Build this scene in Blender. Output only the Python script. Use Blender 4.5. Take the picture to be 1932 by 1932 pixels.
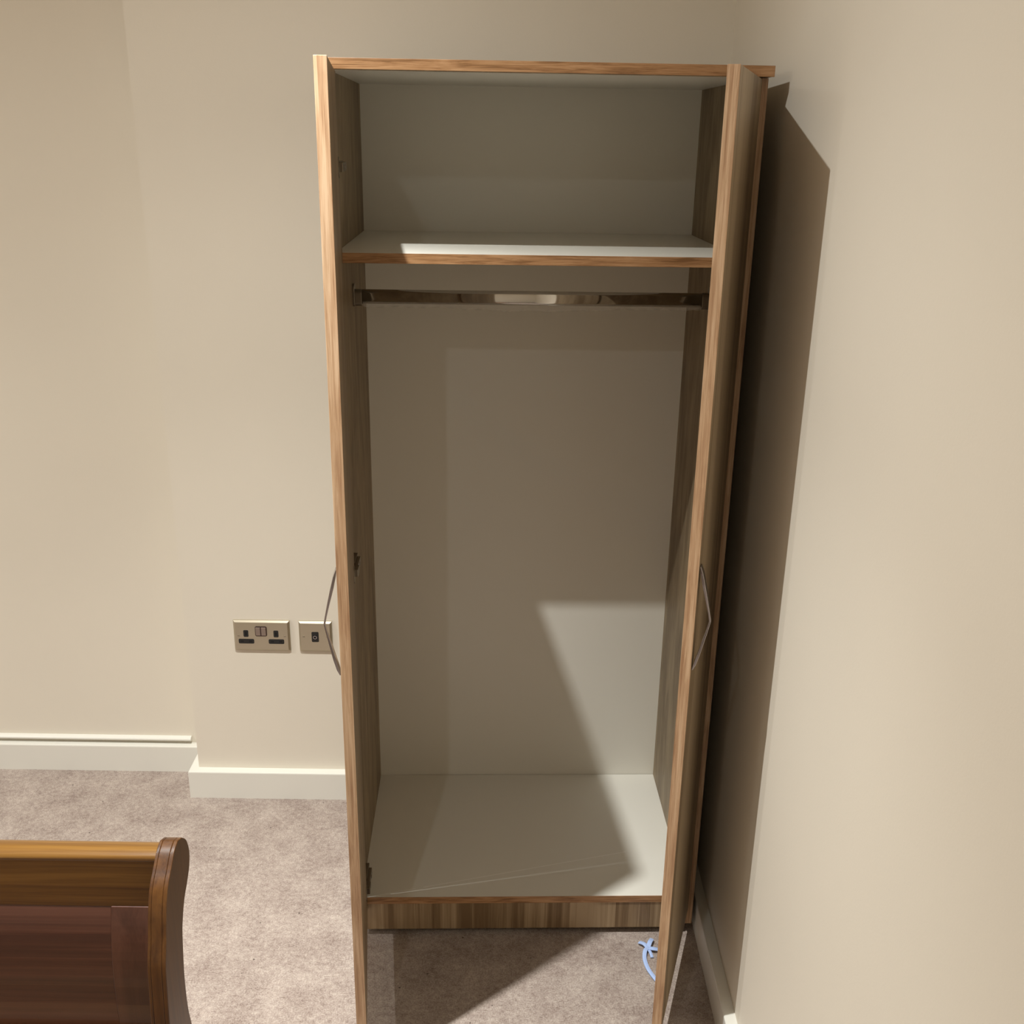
import bpy, bmesh, math, random
from math import sin, cos, radians, pi
from mathutils import Vector, Matrix
random.seed(4)
for o in list(bpy.data.objects): bpy.data.objects.remove(o)
sc = bpy.context.scene
COL = sc.collection

# ------------------------------------------------------------------ camera
FPX = 1961.8
cam_d = bpy.data.cameras.new('camera')
cam_d.sensor_width = 36.0
cam_d.lens = FPX * 36.0 / 1932.0
cam_d.clip_start = 0.02
cam = bpy.data.objects.new('camera', cam_d)
COL.objects.link(cam)
R_ = Vector((0.99987343, 0.00219318, 0.01575819))
U_ = Vector((-0.01557245, 0.33786844, 0.94106451))
F_ = Vector((0.00326027, 0.94119079, -0.33785983))
cam.matrix_world = Matrix(((R_.x, U_.x, -F_.x, -0.03354), (R_.y, U_.y, -F_.y, -2.44041),
                           (R_.z, U_.z, -F_.z, 1.71398), (0, 0, 0, 1)))
sc.camera = cam

# ------------------------------------------------------------------ colour, world
sc.view_settings.view_transform = 'Standard'
sc.view_settings.look = 'None'
sc.view_settings.gamma = 1.0
sc.view_settings.use_curve_mapping = False
sc.view_settings.exposure = 0.0
w = bpy.data.worlds.new('night'); sc.world = w
w.use_nodes = True
w.node_tree.nodes['Background'].inputs[0].default_value = (0.02, 0.018, 0.015, 1)
w.node_tree.nodes['Background'].inputs[1].default_value = 0.2

# ------------------------------------------------------------------ ceiling downlights
CEIL = 2.56
LAMP_COL = (0.985, 1.0, 0.975)
def downlight(x, y, profile):
    """recessed reflector lamp; its beam profile is a sum of nested cones (cone angle, power)"""
    for cone, power in profile:
        d = bpy.data.lights.new('downlight', 'SPOT')
        d.energy = power; d.color = LAMP_COL; d.spot_size = radians(cone); d.spot_blend = 1.0
        d.shadow_soft_size = 0.011
        o = bpy.data.objects.new('downlight', d); COL.objects.link(o)
        o.location = (x, y, CEIL - 0.012)
downlight(-0.5366, -1.1056, ((50, 125), (80, 152), (112, 56), (178, 38)))  # above the foot of the bed
downlight(-2.85, -1.10, ((120, 115), (178, 92)))                          # next along the ceiling
downlight(-2.85, -2.60, ((120, 60), (178, 35)))  # assumed unseen lamp, added to soften the contrast at the wall step
downlight(-0.50, -2.60, ((178, 16),))                                     # weak one behind the viewer

# ------------------------------------------------------------------ helpers
def newmat(name):
    m = bpy.data.materials.new(name); m.use_nodes = True
    nt = m.node_tree; b = nt.nodes['Principled BSDF']
    return m, nt, b
def node(nt, t, **kw):
    n = nt.nodes.new(t)
    for k, v in kw.items():
        if k in n.inputs: n.inputs[k].default_value = v
        else: setattr(n, k, v)
    return n
def plain(name, col, rough=0.5, metal=0.0, bump=0.0, bscale=200.0, coat=0.0, var=0.0):
    m, nt, b = newmat(name)
    b.inputs['Base Color'].default_value = (*col, 1)
    b.inputs['Roughness'].default_value = rough
    b.inputs['Metallic'].default_value = metal
    b.inputs['Coat Weight'].default_value = coat
    tc = node(nt, 'ShaderNodeTexCoord')
    if bump:
        n = node(nt, 'ShaderNodeTexNoise', Scale=bscale, Detail=3.0)
        nt.links.new(tc.outputs['Object'], n.inputs['Vector'])
        bp = node(nt, 'ShaderNodeBump', Strength=bump, Distance=0.001)
        nt.links.new(n.outputs['Fac'], bp.inputs['Height'])
        nt.links.new(bp.outputs['Normal'], b.inputs['Normal'])
    if var:
        n = node(nt, 'ShaderNodeTexNoise', Scale=2.5, Detail=2.0)
        nt.links.new(tc.outputs['Object'], n.inputs['Vector'])
        r = node(nt, 'ShaderNodeValToRGB')
        r.color_ramp.elements[0].position = 0.3; r.color_ramp.elements[1].position = 0.7
        r.color_ramp.elements[0].color = (*[c * (1 - var) for c in col], 1)
        r.color_ramp.elements[1].color = (*[min(1, c * (1 + var)) for c in col], 1)
        nt.links.new(n.outputs['Fac'], r.inputs['Fac'])
        nt.links.new(r.outputs['Color'], b.inputs['Base Color'])
    return m
def wood(name, dark, mid, light, axis='z', across=90.0, along=2.0, rough=0.5, coat=0.0,
         stave=0.0, stave_w=0.075, stave_axis='x', bump=0.15, distort=0.6, sharp=0.10):
    """oak-like streaks running along one axis; optional glued staves of differing tone"""
    m, nt, b = newmat(name)
    L = nt.links.new
    tc = node(nt, 'ShaderNodeTexCoord')
    def stretched(a, c):
        mp = node(nt, 'ShaderNodeMapping')
        mp.inputs['Scale'].default_value = [c if axis == k else a for k in 'xyz']
        L(tc.outputs['Object'], mp.inputs['Vector']); return mp
    f = node(nt, 'ShaderNodeTexNoise', Scale=1.0, Detail=5.0, Roughness=0.65, Distortion=distort)
    L(stretched(across, along).outputs[0], f.inputs['Vector'])
    g = node(nt, 'ShaderNodeTexNoise', Scale=1.0, Detail=3.0, Distortion=distort * 1.5)
    L(stretched(across * 0.22, along * 0.6).outputs[0], g.inputs['Vector'])
    fine = node(nt, 'ShaderNodeTexNoise', Scale=1.0, Detail=2.0)
    L(stretched(across * 7, along * 6).outputs[0], fine.inputs['Vector'])
    a = node(nt, 'ShaderNodeMath', operation='MULTIPLY'); a.inputs[1].default_value = 0.5
    L(f.outputs['Fac'], a.inputs[0])
    c = node(nt, 'ShaderNodeMath', operation='MULTIPLY_ADD'); c.inputs[1].default_value = 0.38
    L(g.outputs['Fac'], c.inputs[0]); L(a.outputs[0], c.inputs[2])
    c2 = node(nt, 'ShaderNodeMath', operation='MULTIPLY_ADD'); c2.inputs[1].default_value = 0.12
    L(fine.outputs['Fac'], c2.inputs[0]); L(c.outputs[0], c2.inputs[2])
    last = c2
    if stave:
        sp = node(nt, 'ShaderNodeSeparateXYZ'); L(tc.outputs['Object'], sp.inputs[0])
        dv = node(nt, 'ShaderNodeMath', operation='DIVIDE'); dv.inputs[1].default_value = stave_w
        L(sp.outputs[stave_axis.upper()], dv.inputs[0])
        fl = node(nt, 'ShaderNodeMath', operation='FLOOR'); L(dv.outputs[0], fl.inputs[0])
        wn = node(nt, 'ShaderNodeTexWhiteNoise', noise_dimensions='1D'); L(fl.outputs[0], wn.inputs['W'])
        sm = node(nt, 'ShaderNodeMath', operation='MULTIPLY_ADD'); sm.inputs[1].default_value = stave
        L(wn.outputs['Value'], sm.inputs[0]); L(last.outputs[0], sm.inputs[2])
        sb = node(nt, 'ShaderNodeMath', operation='SUBTRACT'); sb.inputs[1].default_value = stave * 0.5
        L(sm.outputs[0], sb.inputs[0]); last = sb
    r = node(nt, 'ShaderNodeValToRGB')
    e = r.color_ramp.elements
    e[0].position = 0.5 - sharp; e[0].color = (*dark, 1)
    e[1].position = 0.5 + sharp; e[1].color = (*light, 1)
    k = e.new(0.5); k.color = (*mid, 1)
    L(last.outputs[0], r.inputs['Fac']); L(r.outputs['Color'], b.inputs['Base Color'])
    b.inputs['Roughness'].default_value = rough
    b.inputs['Coat Weight'].default_value = coat
    b.inputs['Coat Roughness'].default_value = 0.12
    bp = node(nt, 'ShaderNodeBump', Strength=bump, Distance=0.0006)
    L(f.outputs['Fac'], bp.inputs['Height']); L(bp.outputs['Normal'], b.inputs['Normal'])
    return m

def mesh_obj(name, bm, mat, parent=None, bevel=0.0, smooth=False, seg=2):
    me = bpy.data.meshes.new(name)
    bmesh.ops.recalc_face_normals(bm, faces=bm.faces[:])
    bm.to_mesh(me); bm.free()
    for mm in (mat if isinstance(mat, (list, tuple)) else [mat]): me.materials.append(mm)
    o = bpy.data.objects.new(name, me); COL.objects.link(o)
    if parent: o.parent = parent
    if smooth:
        for p in me.polygons: p.use_smooth = True
        me.set_sharp_from_angle(angle=radians(38))
    if bevel:
        md = o.modifiers.new('bevel', 'BEVEL'); md.width = bevel; md.segments = seg
        md.limit_method = 'ANGLE'; md.angle_limit = radians(40); md.harden_normals = False
    return o
def box(bm, x0, x1, y0, y1, z0, z1, mi=0):
    v = [bm.verts.new((x, y, z)) for z in (z0, z1) for y in (y0, y1) for x in (x0, x1)]
    for q in ((0, 1, 3, 2), (4, 5, 7, 6), (0, 1, 5, 4), (2, 3, 7, 6), (0, 2, 6, 4), (1, 3, 7, 5)):
        f = bm.faces.new([v[i] for i in q]); f.material_index = mi
    return v
def boxobj(name, ext, mat, parent=None, bevel=0.0):
    bm = bmesh.new(); box(bm, *ext); return mesh_obj(name, bm, mat, parent, bevel)
def prism(bm, pts, axis, a, b):
    """closed 2D outline extruded along an axis: axis x -> pts (y,z); y -> (x,z); z -> (x,y)"""
    def P(u, v, t):
        return {'x': (t, u, v), 'y': (u, t, v), 'z': (u, v, t)}[axis]
    A = [bm.verts.new(P(u, v, a)) for u, v in pts]; B = [bm.verts.new(P(u, v, b)) for u, v in pts]
    bm.faces.new(A); bm.faces.new(B[::-1])
    n = len(pts)
    for i in range(n): bm.faces.new([A[i], A[(i + 1) % n], B[(i + 1) % n], B[i]])
def rrect(w, h, r, cx=0, cy=0, n=5):
    out = []
    for sx, sy, a0 in ((1, 1, 0), (-1, 1, 90), (-1, -1, 180), (1, -1, 270)):
        for i in range(n + 1):
            a = radians(a0 + 90 * i / n)
            out.append((cx + sx * (w / 2 - r) + r * cos(a), cy + sy * (h / 2 - r) + r * sin(a)))
    return out
def smooth_curve(pts, n=4):
    """Catmull-Rom through points"""
    out = []
    for i in range(len(pts) - 1):
        p0 = pts[max(i - 1, 0)]; p1 = pts[i]; p2 = pts[i + 1]; p3 = pts[min(i + 2, len(pts) - 1)]
        for k in range(n):
            t = k / n
            out.append(tuple(0.5 * ((2 * b) + (-a + c) * t + (2 * a - 5 * b + 4 * c - d) * t * t + (-a + 3 * b - 3 * c + d) * t ** 3)
                             for a, b, c, d in zip(p0, p1, p2, p3)))
    out.append(tuple(pts[-1])); return out
def thing(name, label, cat, loc=(0, 0, 0), rz=0.0, group=None):
    o = bpy.data.objects.new(name, None); COL.objects.link(o)
    o.empty_display_size = 0.05
    o.location = loc; o.rotation_euler = (0, 0, rz); o['label'] = label; o['category'] = cat
    if group: o['group'] = group
    return o
def struct(o, label=None):
    o['kind'] = 'structure'
    if label: o['label'] = label
    return o

# ------------------------------------------------------------------ materials
M_wall = plain('wall_paint', (0.805, 0.742, 0.632), 0.7, bump=0.12, bscale=260, var=0.012)
M_ceil = plain('ceiling_paint', (0.83, 0.735, 0.60), 0.8)
M_skirt = plain('skirting_gloss', (0.82, 0.80, 0.73), 0.35)
M_white = plain('white_melamine', (0.83, 0.80, 0.715), 0.32)
M_black = plain('black_plastic', (0.012, 0.012, 0.012), 0.45)
M_hole = plain('deep_black', (0.003, 0.003, 0.003), 0.8)
M_chrome = plain('polished_chrome', (0.50, 0.47, 0.48), 0.10, 1.0)
M_rail = plain('chromed_tube', (0.62, 0.60, 0.57), 0.07, 1.0)
M_zinc = plain('zinc_hinge', (0.26, 0.225, 0.18), 0.3, 1.0)
M_nickel = plain('brushed_nickel', (0.52, 0.465, 0.36), 0.36, 0.8)
M_rocker = plain('bronze_rocker', (0.30, 0.235, 0.20), 0.4, 0.5)
M_frame = plain('rocker_frame', (0.035, 0.012, 0.010), 0.4)
M_blue = plain('blue_satin', (0.46, 0.60, 0.93), 0.5)
M_face = wood('oak_face_upright', (0.20, 0.135, 0.075), (0.31, 0.225, 0.135), (0.40, 0.30, 0.19), 'z', 55, 1.2, 0.45, stave=0.16, stave_w=0.083, stave_axis='x')
M_side = wood('oak_inside_panel', (0.20, 0.14, 0.08), (0.30, 0.22, 0.13), (0.38, 0.285, 0.175), 'z', 26, 3.4, 0.48, distort=1.3, stave=0.10, stave_w=0.11, stave_axis='y')
M_plinth = wood('oak_plinth', (0.17, 0.105, 0.05), (0.31, 0.215, 0.12), (0.42, 0.31, 0.19), 'z', 75, 1.4, 0.45, stave=0.20, stave_w=0.052, stave_axis='x')
M_edge_v = wood('oak_edging_upright', (0.33, 0.18, 0.095), (0.49, 0.31, 0.18), (0.62, 0.43, 0.275), 'z', 260, 7, 0.42)
M_edge_h = wood('oak_edging_level', (0.22, 0.105, 0.04), (0.39, 0.205, 0.09), (0.50, 0.29, 0.145), 'x', 200, 9, 0.42, distort=1.4)
M_bed = wood('stained_bed_wood', (0.05, 0.016, 0.004), (0.09, 0.034, 0.008), (0.12, 0.05, 0.012), 'x', 60, 1.0, 0.3, coat=0.35, bump=0.3)
M_bedr = wood('golden_bed_wood', (0.075, 0.028, 0.005), (0.135, 0.060, 0.010), (0.20, 0.098, 0.020), 'x', 70, 1.4, 0.28, coat=0.5, bump=0.3)
M_bedp = wood('red_bed_panel', (0.035, 0.010, 0.006), (0.065, 0.021, 0.012), (0.085, 0.030, 0.018), 'x', 60, 0.9, 0.35, coat=0.3, bump=0.35)
M_beds = wood('red_bed_stile', (0.045, 0.014, 0.008), (0.065, 0.022, 0.013), (0.08, 0.03, 0.018), 'z', 50, 0.9, 0.35, coat=0.3)
M_bedv = wood('stained_bed_post', (0.040, 0.013, 0.003), (0.075, 0.028, 0.006), (0.105, 0.042, 0.009), 'z', 50, 1.6, 0.34, coat=0.06)

# carpet
M_carpet, nt, b = newmat('beige_carpet')
L = nt.links.new
tc = node(nt, 'ShaderNodeTexCoord')
n1 = node(nt, 'ShaderNodeTexNoise', Scale=300.0, Detail=3.0, Roughness=0.7); L(tc.outputs['Object'], n1.inputs['Vector'])
n2 = node(nt, 'ShaderNodeTexNoise', Scale=13.0, Detail=4.0, Roughness=0.65); L(tc.outputs['Object'], n2.inputs['Vector'])
n3 = node(nt, 'ShaderNodeTexNoise', Scale=95.0, Detail=2.0); L(tc.outputs['Object'], n3.inputs['Vector'])
s1 = node(nt, 'ShaderNodeMath', operation='MULTIPLY'); s1.inputs[1].default_value = 0.50; L(n1.outputs['Fac'], s1.inputs[0])
s2 = node(nt, 'ShaderNodeMath', operation='MULTIPLY_ADD'); s2.inputs[1].default_value = 0.28; L(n2.outputs['Fac'], s2.inputs[0]); L(s1.outputs[0], s2.inputs[2])
s3 = node(nt, 'ShaderNodeMath', operation='MULTIPLY_ADD'); s3.inputs[1].default_value = 0.22; L(n3.outputs['Fac'], s3.inputs[0]); L(s2.outputs[0], s3.inputs[2])
cr = node(nt, 'ShaderNodeValToRGB'); e = cr.color_ramp.elements
e[0].position = 0.36; e[0].color = (0.18, 0.120, 0.098, 1)
e[1].position = 0.64; e[1].color = (0.56, 0.475, 0.41, 1)
L(s3.outputs[0], cr.inputs['Fac'])
vo = node(nt, 'ShaderNodeTexVoronoi', Scale=16.0, Randomness=1.0); L(tc.outputs['Object'], vo.inputs['Vector'])
lt = node(nt, 'ShaderNodeMath', operation='LESS_THAN'); lt.inputs[1].default_value = 0.035; L(vo.outputs['Distance'], lt.inputs[0])
mx = node(nt, 'ShaderNodeMix', data_type='RGBA'); L(lt.outputs[0], mx.inputs['Factor'])
L(cr.outputs['Color'], mx.inputs['A']); mx.inputs['B'].default_value = (0.10, 0.07, 0.055, 1)
L(mx.outputs['Result'], b.inputs['Base Color'])
b.inputs['Roughness'].default_value = 0.95
b.inputs['Sheen Weight'].default_value = 0.25
bp = node(nt, 'ShaderNodeBump', Strength=0.9, Distance=0.004); L(s3.outputs[0], bp.inputs['Height']); L(bp.outputs['Normal'], b.inputs['Normal'])

# wardrobe base board: white with one thin paler line, broken once
YC = -0.2877                                   # local y of the wardrobe's origin
M_base, nt, b = newmat('lined_white_melamine')
L = nt.links.new
b.inputs['Roughness'].default_value = 0.32
tc = node(nt, 'ShaderNodeTexCoord'); sp = node(nt, 'ShaderNodeSeparateXYZ'); L(tc.outputs['Object'], sp.inputs[0])
ax, ay, bx, by = -0.343, -0.5228 - YC, 0.2485, -0.3725 - YC
ln = math.hypot(bx - ax, by - ay); nx, ny = -(by - ay) / ln, (bx - ax) / ln
m1 = node(nt, 'ShaderNodeMath', operation='MULTIPLY_ADD'); m1.inputs[1].default_value = nx; m1.inputs[2].default_value = -(nx * ax + ny * ay); L(sp.outputs['X'], m1.inputs[0])
m2 = node(nt, 'ShaderNodeMath', operation='MULTIPLY_ADD'); m2.inputs[1].default_value = ny; L(sp.outputs['Y'], m2.inputs[0]); L(m1.outputs[0], m2.inputs[2])
m3 = node(nt, 'ShaderNodeMath', operation='ABSOLUTE'); L(m2.outputs[0], m3.inputs[0])
m4 = node(nt, 'ShaderNodeMath', operation='LESS_THAN'); m4.inputs[1].default_value = 0.0009; L(m3.outputs[0], m4.inputs[0])
m5 = node(nt, 'ShaderNodeMath', operation='LESS_THAN'); m5.inputs[1].default_value = bx; L(sp.outputs['X'], m5.inputs[0])
m6 = node(nt, 'ShaderNodeMath', operation='COMPARE'); m6.inputs[1].default_value = -0.238; m6.inputs[2].default_value = 0.009; L(sp.outputs['X'], m6.inputs[0])
m7 = node(nt, 'ShaderNodeMath', operation='SUBTRACT'); m7.inputs[0].default_value = 1.0; L(m6.outputs[0], m7.inputs[1])
m8 = node(nt, 'ShaderNodeMath', operation='MULTIPLY'); L(m4.outputs[0], m8.inputs[0]); L(m5.outputs[0], m8.inputs[1])
m9 = node(nt, 'ShaderNodeMath', operation='MULTIPLY'); L(m8.outputs[0], m9.inputs[0]); L(m7.outputs[0], m9.inputs[1])
mx = node(nt, 'ShaderNodeMix', data_type='RGBA'); L(m9.outputs[0], mx.inputs['Factor'])
mx.inputs['A'].default_value = (0.83, 0.80, 0.715, 1); mx.inputs['B'].default_value = (1.0, 0.97, 0.92, 1)
L(mx.outputs['Result'], b.inputs['Base Color'])

# clear film on the hanging rail
M_film, nt, b = newmat('clear_film')
b.inputs['Base Color'].default_value = (0.85, 0.82, 0.76, 1)
b.inputs['Roughness'].default_value = 0.22
b.inputs['Alpha'].default_value = 0.16
tc = node(nt, 'ShaderNodeTexCoord'); n1 = node(nt, 'ShaderNodeTexNoise', Scale=45.0, Detail=3.0)
nt.links.new(tc.outputs['Object'], n1.inputs['Vector'])
bp = node(nt, 'ShaderNodeBump', Strength=0.8, Distance=0.003)
nt.links.new(n1.outputs['Fac'], bp.inputs['Height']); nt.links.new(bp.outputs['Normal'], b.inputs['Normal'])

# ------------------------------------------------------------------ room
XR, XS, YS, XL, YF = 0.4324, -0.8697, 0.1224, -4.3, -3.9
TSK, HSK = 0.0235, 0.0822
struct(boxobj('floor', (XL - .1, XR + .1, YF - .1, YS + .1, -0.05, 0.0), M_carpet), 'mottled pinkish beige carpet')
struct(boxobj('ceiling', (XL - .1, XR + .1, YF - .1, YS + .1, CEIL, CEIL + .05), M_ceil))
bm = bmesh.new(); prism(bm, [(XS, 0), (XR, 0), (XR, YS + .1), (XS, YS + .1)], 'z', 0, CEIL)
struct(mesh_obj('wall_back', bm, M_wall), 'cream painted wall that stands forward behind the wardrobe')
struct(boxobj('wall_recess', (XL - .1, XS, YS, YS + .1, 0, CEIL), M_wall), 'cream painted recessed wall at the left')
struct(boxobj('wall_right', (XR, XR + .1, YF - .1, YS + .1, 0, CEIL), M_wall), 'cream painted wall beside the wardrobe')
struct(boxobj('wall_left', (XL - .1, XL, YF - .1, YS, 0, CEIL), M_wall))
struct(boxobj('wall_front', (XL, XR, YF - .1, YF, 0, CEIL), M_wall))

def skirt(name, pts, closed_profile, mat=M_skirt):
    """sweep a profile (out, z) along a plan polyline with mitred corners, out = left of travel"""
    bm = bmesh.new(); rings = []
    n = len(pts)
    for i, p in enumerate(pts):
        p = Vector(p)
        dirs = []
        if i > 0: dirs.append((p - Vector(pts[i - 1])).normalized())
        if i < n - 1: dirs.append((Vector(pts[i + 1]) - p).normalized())
        ns = [Vector((-d.y, d.x)) for d in dirs]
        nn = ns[0] if len(ns) == 1 else (ns[0] + ns[1]) / (1 + ns[0].dot(ns[1]))
        rings.append([bm.verts.new((p.x + nn.x * o, p.y + nn.y * o, z)) for o, z in closed_profile])
    m = len(closed_profile)
    for a, b_ in zip(rings, rings[1:]):
        for k in range(m): bm.faces.new([a[k], a[(k + 1) % m], b_[(k + 1) % m], b_[k]])
    bm.faces.new(rings[0]); bm.faces.new(rings[-1][::-1])
    return mesh_obj(name, bm, mat)
prof = [(0, 0), (TSK, 0), (TSK, HSK - .003), (TSK - .0008, HSK - .0008), (TSK - .003, HSK), (0, HSK)]
struct(skirt('baseboard_back', [(XR - TSK, 0), (XS, 0), (XS, YS - TSK)], prof), 'white skirting that turns the corner of the step in the wall')
struct(skirt('baseboard_recess', [(XS, YS), (XL + TSK, YS)], prof), 'white skirting along the recessed wall')
struct(skirt('baseboard_right', [(XR, YF), (XR, 0)], prof), 'white skirting beside the wardrobe')
struct(skirt('baseboard_left', [(XL, YS), (XL, YF)], prof))
# half-round conduit above the recessed skirting
bm = bmesh.new()
cr_ = [(0.0, 0.0)] + [(-0.0135 * sin(radians(a)) * 1.0, 0.0075 - 0.0075 * cos(radians(a))) for a in range(0, 181, 18)] + [(0.0, 0.015)]
seen = []
for q in cr_:
    if not seen or (abs(q[0] - seen[-1][0]) + abs(q[1] - seen[-1][1])) > 1e-5: seen.append(q)
prism(bm, [(YS + a, HSK + 0.0075 + z) for a, z in seen], 'x', XL + .03, -0.923)
struct(mesh_obj('trim_1', bm, M_skirt, bevel=0.001), 'white half-round strip just above the skirting of the recessed wall')

# ------------------------------------------------------------------ wardrobe
WR = 0.0304
ward = thing('wardrobe', 'tall light oak two-door wardrobe standing open and empty beside the right wall', 'wardrobe',
             (-YC * -sin(WR) * 1.0, YC * cos(WR), 0), WR)
ward.location = (-YC * sin(WR), YC * cos(WR), 0)
W2, T = 0.38375, 0.018
YB, YFR, YTF = -0.0481 - YC, -0.5273 - YC, -0.5611 - YC
ZT, TB, ZSH, ZFL, ZPL = 1.8359, 0.0175, 1.5177, 0.1064, 0.0168
HI = W2 - T
def wpart(name, ext, mat, bevel=0.0008, parent=ward): return boxobj(name, ext, mat, parent, bevel)
for s in (-1, 1):
    bm = bmesh.new(); x = sorted((s * HI, s * W2)); box(bm, x[0], x[1], YFR + .0012, YB + .02, ZPL + (.012 if s > 0 else .012), ZT - TB)
    sd = mesh_obj('side_panel', bm, M_side, ward, 0.0006)
    bm = bmesh.new(); box(bm, x[0], x[1], YFR, YFR + .0012, ZPL + .012, ZT - TB)
    mesh_obj('edge_strip', bm, M_edge_v, sd)
wpart('back_panel', (-HI, HI, YB, YB + .008, ZPL, ZT - TB), M_white, 0)
tp = wpart('top_panel', (-0.3855, 0.385, YTF + .0012, YB + .02, ZT - TB + .0008, ZT), M_face)
boxobj('edge_strip', (-0.3855, 0.385, YTF, YTF + .0012, ZT - TB, ZT), M_edge_h, tp, 0.0006)
boxobj('white_underside', (-HI, HI, YFR, YB, ZT - TB, ZT - TB + .0008), M_white, tp)
sh = wpart('shelf', (-HI + .0005, HI - .0005, YFR + .0012, YB - .0005, ZSH - T, ZSH), M_white, 0.0004)
boxobj('edge_strip', (-HI + .0005, HI - .0005, YFR, YFR + .0012, ZSH - T, ZSH), M_edge_h, sh, 0.0004)
bs = wpart('base_panel', (-HI, HI, YFR + .0012, YB - .0014, ZFL - T, ZFL), M_base, 0.0004)
boxobj('edge_strip', (-HI, HI, YFR, YFR + .0012, ZFL - T * .98, ZFL), M_edge_h, bs, 0.0004)
wpart('plinth', (-HI, HI, YFR + .002, YFR + .02, ZPL, ZFL - T), M_plinth)
for sx in (-1, 1):
    for y in (YFR + .05, YB - .04):
        bm = bmesh.new(); c = [(sx * (HI - .012) + .02 * cos(k * pi / 8), y + .02 * sin(k * pi / 8)) for k in range(16)]
        prism(bm, c, 'z', 0, ZPL + .03); mesh_obj('foot', bm, M_black, ward, 0.001)
# hanging rail: oval tube, end brackets, clear film still on it
RY, RZ = -0.29 - YC, 1.407
bm = bmesh.new()
oval = [(RY + 0.0075 * cos(a), RZ + 0.0075 * sin(a) + (0.0072 if sin(a) > 0 else -0.0072)) for a in [2 * pi * k / 24 + pi / 24 for k in range(24)]]
prism(bm, oval, 'x', -HI + .001, HI - .001)
rail = mesh_obj('hanging_rail', bm, M_rail, ward, smooth=False)
for p in rail.data.polygons: p.use_smooth = len(p.vertices) == 4
for s in (-1, 1):
    bm = bmesh.new(); a, b_ = sorted((s * (HI - .004), s * (HI - .0002)))
    prism(bm, [(RY + u, RZ + v + .003) for u, v in rrect(.022, .046, .008)], 'x', a, b_)
    br = mesh_obj('rail_bracket', bm, M_zinc, ward, 0.0006)
    br['label'] = 'metal end socket holding the rail'
    bm = bmesh.new(); a, b_ = sorted((s * (HI - .018), s * (HI - .004)))
    prism(bm, [(RY + u, RZ + v - .002) for u, v in rrect(.019, .034, .009)], 'x', a, b_)
    mesh_obj('rail_cup', bm, M_zinc, br, 0.0006)
bm = bmesh.new(); nseg = 90; rr = []
for i in range(nseg + 1):
    x = -HI + .02 + (2 * HI - .04) * i / nseg
    wob = 0.0015 * sin(i * 1.7) + 0.001 * sin(i * 0.53)
    sag = 0.003 + (0.006 * max(0, sin((i - 20) / 16.0)) if 20 < i < 72 else 0.0) + wob
    rr.append([bm.verts.new((x, RY - 0.0075, RZ - .0095)), bm.verts.new((x, RY - 0.0072 + wob, RZ - .0145)),
               bm.verts.new((x, RY - 0.005 + wob, RZ - .0165 - sag * .6)), bm.verts.new((x, RY - .001, RZ - .017 - sag)),
               bm.verts.new((x, RY + 0.0080, RZ - .009))])
for a, b_ in zip(rr, rr[1:]):
    for k in range(4): bm.faces.new([a[k], a[k + 1], b_[k + 1], b_[k]])
fm = mesh_obj('protective_film', bm, M_film, rail, smooth=True)
fm['label'] = 'crinkled clear plastic film hanging under the rail'
sol = fm.modifiers.new('s', 'SOLIDIFY'); sol.thickness = 0.0002

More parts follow.
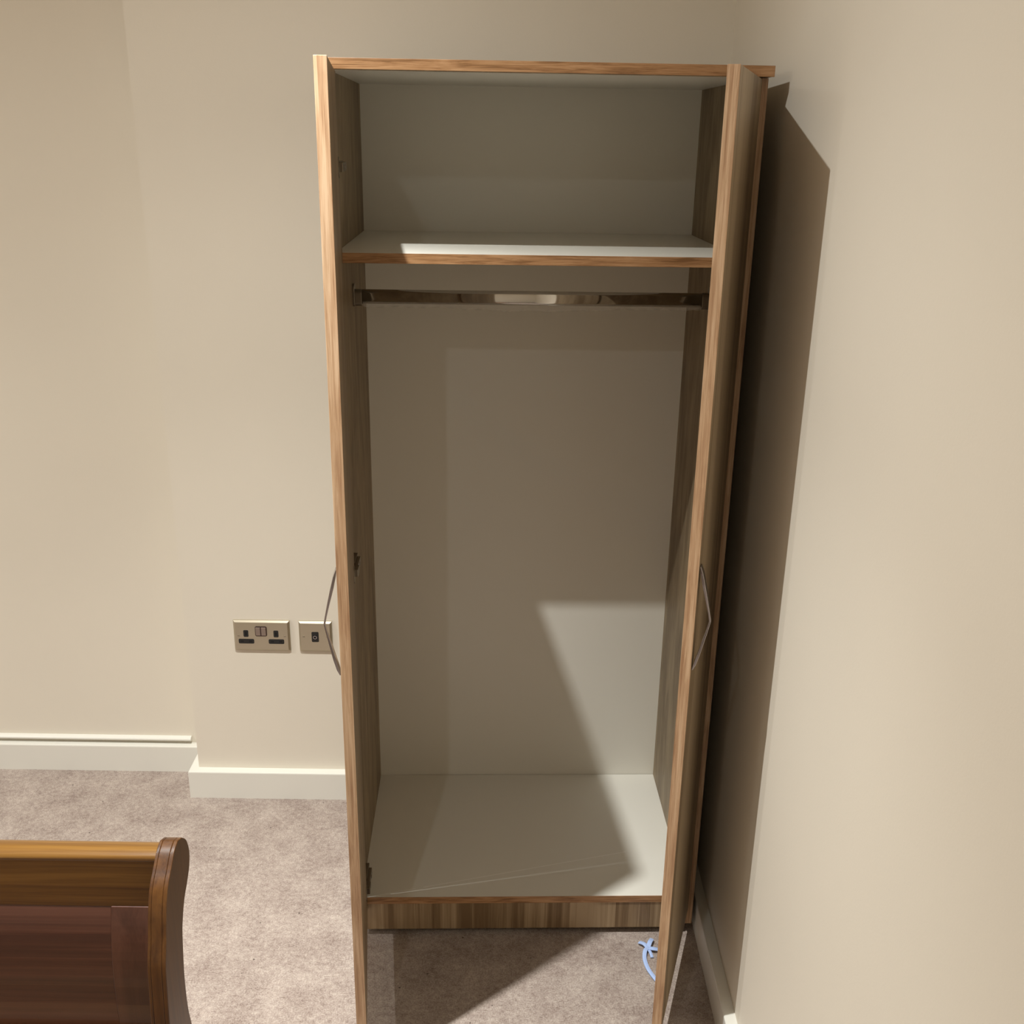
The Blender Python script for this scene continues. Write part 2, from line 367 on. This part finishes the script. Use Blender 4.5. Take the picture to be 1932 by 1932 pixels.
# doors
LD, ZD0, ZD1, TD = 0.3775, 0.0709, 1.8166, 0.0180
def local(x, y): return (x, y - YC)
def door(sgn, angle, hx, hy, label):
    a = radians(angle)
    if sgn > 0: rz = math.atan2(-sin(a), -cos(a)); x0, x1, y0, y1 = 0.006, LD, -TD, 0.0
    else: rz = math.atan2(sin(a), -cos(a)); x0, x1, y0, y1 = -LD, -0.006, 0.0, TD
    bm = bmesh.new(); e0, e1 = (x0, x1 - .001) if sgn > 0 else (x0 + .001, x1)
    box(bm, e0, e1, y0, y1, ZD0, ZD1)
    d = mesh_obj('door', bm, M_face, ward, 0.0008)
    d.location = (hx, hy - YC, 0); d.rotation_euler = (0, 0, rz); d['label'] = label
    ex = (x1 - .001, x1 + .0003) if sgn > 0 else (x0 - .0003, x0 + .001)
    boxobj('edge_strip', (ex[0], ex[1], y0 - .0002, y1 + .0002, ZD0, ZD1), M_edge_v, d, 0.0006)
    # V-shaped chrome bow handle on the outer face
    out = y1; xs = (x1 - .018) if sgn > 0 else (x0 + .018)
    # (height, inner offset, outer offset, width)
    zs = [(1.0565, .0002, .0020, .015), (1.045, .0018, .0064, .0155), (1.025, .0062, .0114, .015), (.998, .0132, .0175, .012),
          (.974, .0192, .0225, .009), (.959, .0222, .0254, .0075),
          (.945, .0194, .0227, .009), (.921, .0132, .0176, .012), (.896, .0070, .0122, .015), (.876, .0020, .0068, .0155), (.866, .0002, .0022, .015)]
    bm = bmesh.new(); rings = []
    for z, o, o2, wd in zs:
        rings.append([bm.verts.new((xs - wd / 2, out + o, z)), bm.verts.new((xs + wd / 2, out + o, z)),
                      bm.verts.new((xs + wd / 2, out + o2, z)), bm.verts.new((xs - wd / 2, out + o2, z))])
    for r0, r1 in zip(rings, rings[1:]):
        for k in range(4): bm.faces.new([r0[k], r0[(k + 1) % 4], r1[(k + 1) % 4], r1[k]])
    bm.faces.new(rings[0]); bm.faces.new(rings[-1][::-1])
    h = mesh_obj('handle', bm, M_chrome, d, 0.0006); h['label'] = 'angular chrome bow handle'
    for z in (1.663, 0.905, 0.14):                       # cups let into the inner face
        bm = bmesh.new(); yi = y0 if sgn > 0 else y0
        s_in = -1
        yi = y0 if sgn > 0 else y0
        cx = (x0 + .026) if sgn > 0 else (x1 - .026)
        pts = [(cx + .0175 * cos(k * pi / 12), z + .0175 * sin(k * pi / 12)) for k in range(24)]
        prism(bm, pts, 'y', yi - .0012, yi + .002)
        mesh_obj('hinge_cup', bm, M_zinc, d, 0.0004)
    return d
door(-1, 84.309, -0.3543, -0.5226, 'left door swung fully open, seen on its edge')
door(1, 71.0514, 0.375, -0.5226, 'right door standing open, showing its outer face')
for s in (-1, 1):
    for z in (1.663, 0.905, 0.14):
        x = s * HI
        bm = bmesh.new(); a, b_ = sorted((x, x - s * .012)); box(bm, a, b_, YFR + .012, YFR + .066, z - .009, z + .009)
        a, b_ = sorted((x - s * .012, x - s * .019)); box(bm, a, b_, YFR - .012, YFR + .052, z - .0075, z + .0075)
        box(bm, *sorted((x - s * .004, x - s * .0215)), YFR - .02, YFR + .004, z - .008, z + .008)
        hg = mesh_obj('hinge', bm, M_zinc, ward, 0.001)
        bm = bmesh.new(); prism(bm, [(YFR + .04 + u, z + v) for u, v in rrect(.018, .046, .008)], 'x', *sorted((x, x - s * .003)))
        mesh_obj('mounting_plate', bm, M_zinc, hg, 0.0005)
        bm = bmesh.new()
        prism(bm, [(YFR + .03 + .004 * cos(k * pi / 5), z + .004 * sin(k * pi / 5)) for k in range(10)], 'x', *sorted((x - s * .019, x - s * .0205)))
        mesh_obj('screw', bm, M_chrome, hg)

# ------------------------------------------------------------------ wall sockets
def plate(parent, wd, ht, dep=.0085):
    """bevelled metal faceplate, local x right, z up, front towards -y"""
    bm = bmesh.new()
    def ring(i, y): return [bm.verts.new((x, y, z)) for x, z in ((-wd / 2 + i, -ht / 2 + i), (wd / 2 - i, -ht / 2 + i), (wd / 2 - i, ht / 2 - i), (-wd / 2 + i, ht / 2 - i))]
    rg = [ring(0, 0), ring(0, -dep * .45), ring(.0012, -dep * .62), ring(.0042, -dep * .92), ring(.0052, -dep)]
    for a, b_ in zip(rg, rg[1:]):
        for k in range(4): bm.faces.new([a[k], a[(k + 1) % 4], b_[(k + 1) % 4], b_[k]])
    bm.faces.new(rg[0]); bm.faces.new(rg[-1][::-1])
    return mesh_obj('faceplate', bm, M_nickel, parent)
def inset(name, parent, wd, ht, r, cx, cz, y0, y1, mat, bevel=0.0003):
    bm = bmesh.new(); prism(bm, rrect(wd, ht, r, cx, cz), 'y', y0, y1); return mesh_obj(name, bm, mat, parent, bevel)
def screw(parent, cx, cz, y):
    bm = bmesh.new(); prism(bm, [(cx + .0032 * cos(k * pi / 8), cz + .0032 * sin(k * pi / 8)) for k in range(16)], 'y', y - .0005, y + .001)
    s_ = mesh_obj('screw', bm, M_nickel, parent, 0.0003)
    boxobj('screw_slot', (cx - .0028, cx + .0028, y - .0007, y, cz - .0004, cz + .0004), M_hole, s_)
D = .0085
sx, sz = -0.7429, 0.4450
ds = thing('double_socket', 'brushed metal double power socket on the cream wall, nearer the step in the wall', 'socket', (sx + .073, 0, sz + .043))
fp = plate(ds, .146, .086)
for cx in (-.0405, .0375):
    i = inset('earth_slot', ds, .0130, .0195, .003, cx, .0065, -D - .0004, -D + .001, M_black)
    inset('pin_hole', i, .005, .010, .001, cx, .0065, -D - .0006, -D, M_hole)
    i = inset('live_neutral_slot', ds, .0405, .0135, .0035, cx, -.0155, -D - .0004, -D + .001, M_black)
    for q in (-.011, .011): inset('pin_hole', i, .008, .005, .001, cx + q, -.0155, -D - .0006, -D, M_hole)
inset('rocker_frame', ds, .0305, .0280, .004, -.001, .0135, -D - .0012, -D + .001, M_frame)
for q in (-.0082, .0062):
    bm = bmesh.new(); prism(bm, [(-D - .0045, .0135 + .0118), (-D - .0025, .0135 - .0118), (-D, .0135 - .0118), (-D, .0135 + .0118)], 'x', q - .0062, q + .0062)
    r_ = mesh_obj('rocker_switch', bm, M_rocker, ds, 0.001)
for q in (-.060, .060): screw(ds, q, -.0005, -D)
gap_x = sx + .146 + .0235
ss = thing('aerial_socket', 'square brushed metal aerial socket on the cream wall, half behind the left door handle', 'socket', (gap_x + .043, 0, sz + .0425))
plate(ss, .086, .086)
inset('outlet_insert', ss, .0185, .0290, .003, -.0005, 0, -D - .0006, -D + .001, M_black)
bm = bmesh.new()
def tube(bm, cx, cz, r0, r1, y0, y1, n=20):
    R = [[bm.verts.new((cx + r * cos(2 * pi * k / n), y, cz + r * sin(2 * pi * k / n))) for k in range(n)] for r, y in ((r0, y0), (r1, y0), (r1, y1), (r0, y1))]
    for j in range(4):
        for k in range(n): bm.faces.new([R[j][k], R[j][(k + 1) % n], R[(j + 1) % 4][(k + 1) % n], R[(j + 1) % 4][k]])
tube(bm, -.0005, 0, .0036, .0048, -D - .0035, -D - .0004)
mesh_obj('coaxial_ring', bm, M_chrome, ss)['label'] = 'bright round aerial connector'
for q in (-.0305, .0305): screw(ss, q, .0005, -D)

# ------------------------------------------------------------------ bed
XB = -0.52
bed = thing('bed', 'dark stained wooden sleigh bed whose curved footboard fills the lower left corner', 'bed', (XB - .75, -1.16, 0))
bx0, by0 = bed.location.x, bed.location.y
back = [(-1.128, .712), (-1.110, .694), (-1.102, .668), (-1.108, .646), (-1.124, .628), (-1.145, .610), (-1.164, .577), (-1.173, .535), (-1.179, .491), (-1.179, .438), (-1.171, .392), (-1.155, .32), (-1.13, .22), (-1.112, .12), (-1.105, .05), (-1.105, 0)]
front = [(-1.145, .719), (-1.163, .714), (-1.183, .699), (-1.206, .680), (-1.222, .647), (-1.233, .611), (-1.246, .575), (-1.252, .531), (-1.257, .482), (-1.258, .42), (-1.252, .34), (-1.238, .24), (-1.222, .14), (-1.212, .05), (-1.212, 0)]
bk = smooth_curve(back, 6); fr = smooth_curve(front, 6)
outline = [(y - by0, z) for y, z in bk[::-1] + fr]
def post(xa, xb_):
    """post of three laminations with grooves between; xa = outer side"""
    s = 1 if xb_ > xa else -1
    wd = abs(xb_ - xa); o = bmesh.new()
    cuts = [0, .0062, .0222, wd]
    for i in range(3):
        prism(o, outline, 'x', xa + s * cuts[i] - bx0, xa + s * cuts[i + 1] - bx0)
    return mesh_obj('post', o, M_bedv, bed, 0.0012, smooth=True, seg=3)
PW = .027
post(XB, XB - PW); post(XB - 1.5, XB - 1.5 + PW)
xi0, xi1 = XB - 1.5 + PW - bx0, XB - PW - bx0
def off(pts, d):
    out = []
    for i, (y, z) in enumerate(pts):
        a = pts[max(i - 1, 0)]; b_ = pts[min(i + 1, len(pts) - 1)]
        t = Vector((b_[0] - a[0], b_[1] - a[1])).normalized(); out.append((y - t.y * d, z + t.x * d))
    return out
def between(pts, z0, z1): return [p for p in pts if z0 <= p[1] <= z1]
# top rail: rolled cap standing proud over the curved rail face
cap = [(-1.157, .6895), (-1.161, .6945), (-1.158, .7000), (-1.149, .7035), (-1.138, .7045), (-1.126, .7015), (-1.119, .693), (-1.121, .682), (-1.132, .676)]
rf = [(-1.1630, .612), (-1.1600, .636), (-1.1560, .662), (-1.1530, .680), (-1.1525, .686)]
rb_ = [(-1.134, .674), (-1.142, .655), (-1.148, .632), (-1.152, .612)]
bm = bmesh.new(); prism(bm, [(y - by0, z) for y, z in rf + smooth_curve(cap, 6)[:-1] + rb_], 'x', xi0, xi1)
mesh_obj('top_rail', bm, M_bedr, bed, .0006, smooth=True)['label'] = 'rolled golden brown top rail'
pf = smooth_curve([(-1.167, .613), (-1.176, .585), (-1.186, .545), (-1.192, .500), (-1.194, .450), (-1.192, .400), (-1.186, .330)], 3)
def panelpart(name, d0, d1, xa, xb_, mat, bevel=.0012):
    bm = bmesh.new(); prism(bm, [(y + d0 - by0, z) for y, z in pf] + [(y + d1 - by0, z) for y, z in pf[::-1]], 'x', xa, xb_); return mesh_obj(name, bm, mat, bed, bevel)
panelpart('stile', .002, .012, xi1 - .078, xi1, M_beds)
panelpart('stile', .002, .012, xi0, xi0 + .078, M_beds)
panelpart('panel', .0045, .010, xi0 + .078, xi1 - .078, M_bedp)
boxobj('bottom_rail', (xi0, xi1, -1.205 - by0, -1.178 - by0, .20, .395), M_bed, bed, .003)
for xa, xb_ in ((XB - .055, XB - .022), (XB - 1.478, XB - 1.445)):
    boxobj('side_rail', (xa - bx0, xb_ - bx0, -2.95 - by0, -1.24 - by0, .17, .30), M_bed, bed, .003)
for k in range(12):
    y = -1.36 - k * .135
    boxobj('slat', (XB - 1.445 - bx0, XB - .055 - bx0, y - .03 - by0, y + .03 - by0, .235, .253), M_edge_h, bed, .001)

# ------------------------------------------------------------------ ribbon on the carpet
rb = bmesh.new()
def strip(pts, wd, th=.0012):
    pts = smooth_curve(pts, 4); rings = []
    for i, p in enumerate(pts):
        a = Vector(pts[max(i - 1, 0)]); b_ = Vector(pts[min(i + 1, len(pts) - 1)]); t = (b_ - a); t.z = 0; t.normalize()
        n_ = Vector((-t.y, t.x, 0)) * wd / 2; c = Vector(p)
        rings.append([rb.verts.new(c + n_ + Vector((0, 0, .0012))), rb.verts.new(c + Vector((0, 0, .0009 + th))), rb.verts.new(c - n_ + Vector((0, 0, .0012))),
                      rb.verts.new(c - n_ - Vector((0, 0, .0004))), rb.verts.new(c + n_ - Vector((0, 0, .0004)))])
    for a, b_ in zip(rings, rings[1:]):
        for k in range(5): rb.faces.new([a[k], a[(k + 1) % 5], b_[(k + 1) % 5], b_[k]])
    rb.faces.new(rings[0]); rb.faces.new(rings[-1][::-1])
RX, RYY = .2947, -.5707
def rp(*q): return [(x - RX, y - RYY, z) for x, y, z in q]
strip(rp((.2947, -.5707, .005), (.2870, -.5610, .008), (.2770, -.5515, .004)), .0092)
strip(rp((.2947, -.5707, .005), (.3010, -.5560, .009), (.3075, -.5420, .005)), .0098)
strip(rp((.2947, -.5707, .005), (.3070, -.5755, .008), (.3210, -.5745, .004)), .0098)
strip(rp((.2947, -.5707, .005), (.2990, -.5830, .004), (.3015, -.5960, .002)), .0065)
strip(rp((.2955, -.5700, .006), (.2880, -.5790, .007), (.2845, -.5930, .004), (.2845, -.6080, .002), (.2885, -.6300, .002), (.2965, -.6500, .002), (.3060, -.6680, .0015)), .0088)
k_ = bmesh.ops.create_icosphere(rb, subdivisions=2, radius=.0045)
for v in k_['verts']: v.co.z = v.co.z * .7 + .0055
ro = mesh_obj('ribbon', rb, M_blue, smooth=False)
ro.location = (RX, RYY, 0.0008)
ro['label'] = 'small knotted pale blue ribbon lying on the carpet inside the right door'; ro['category'] = 'ribbon'
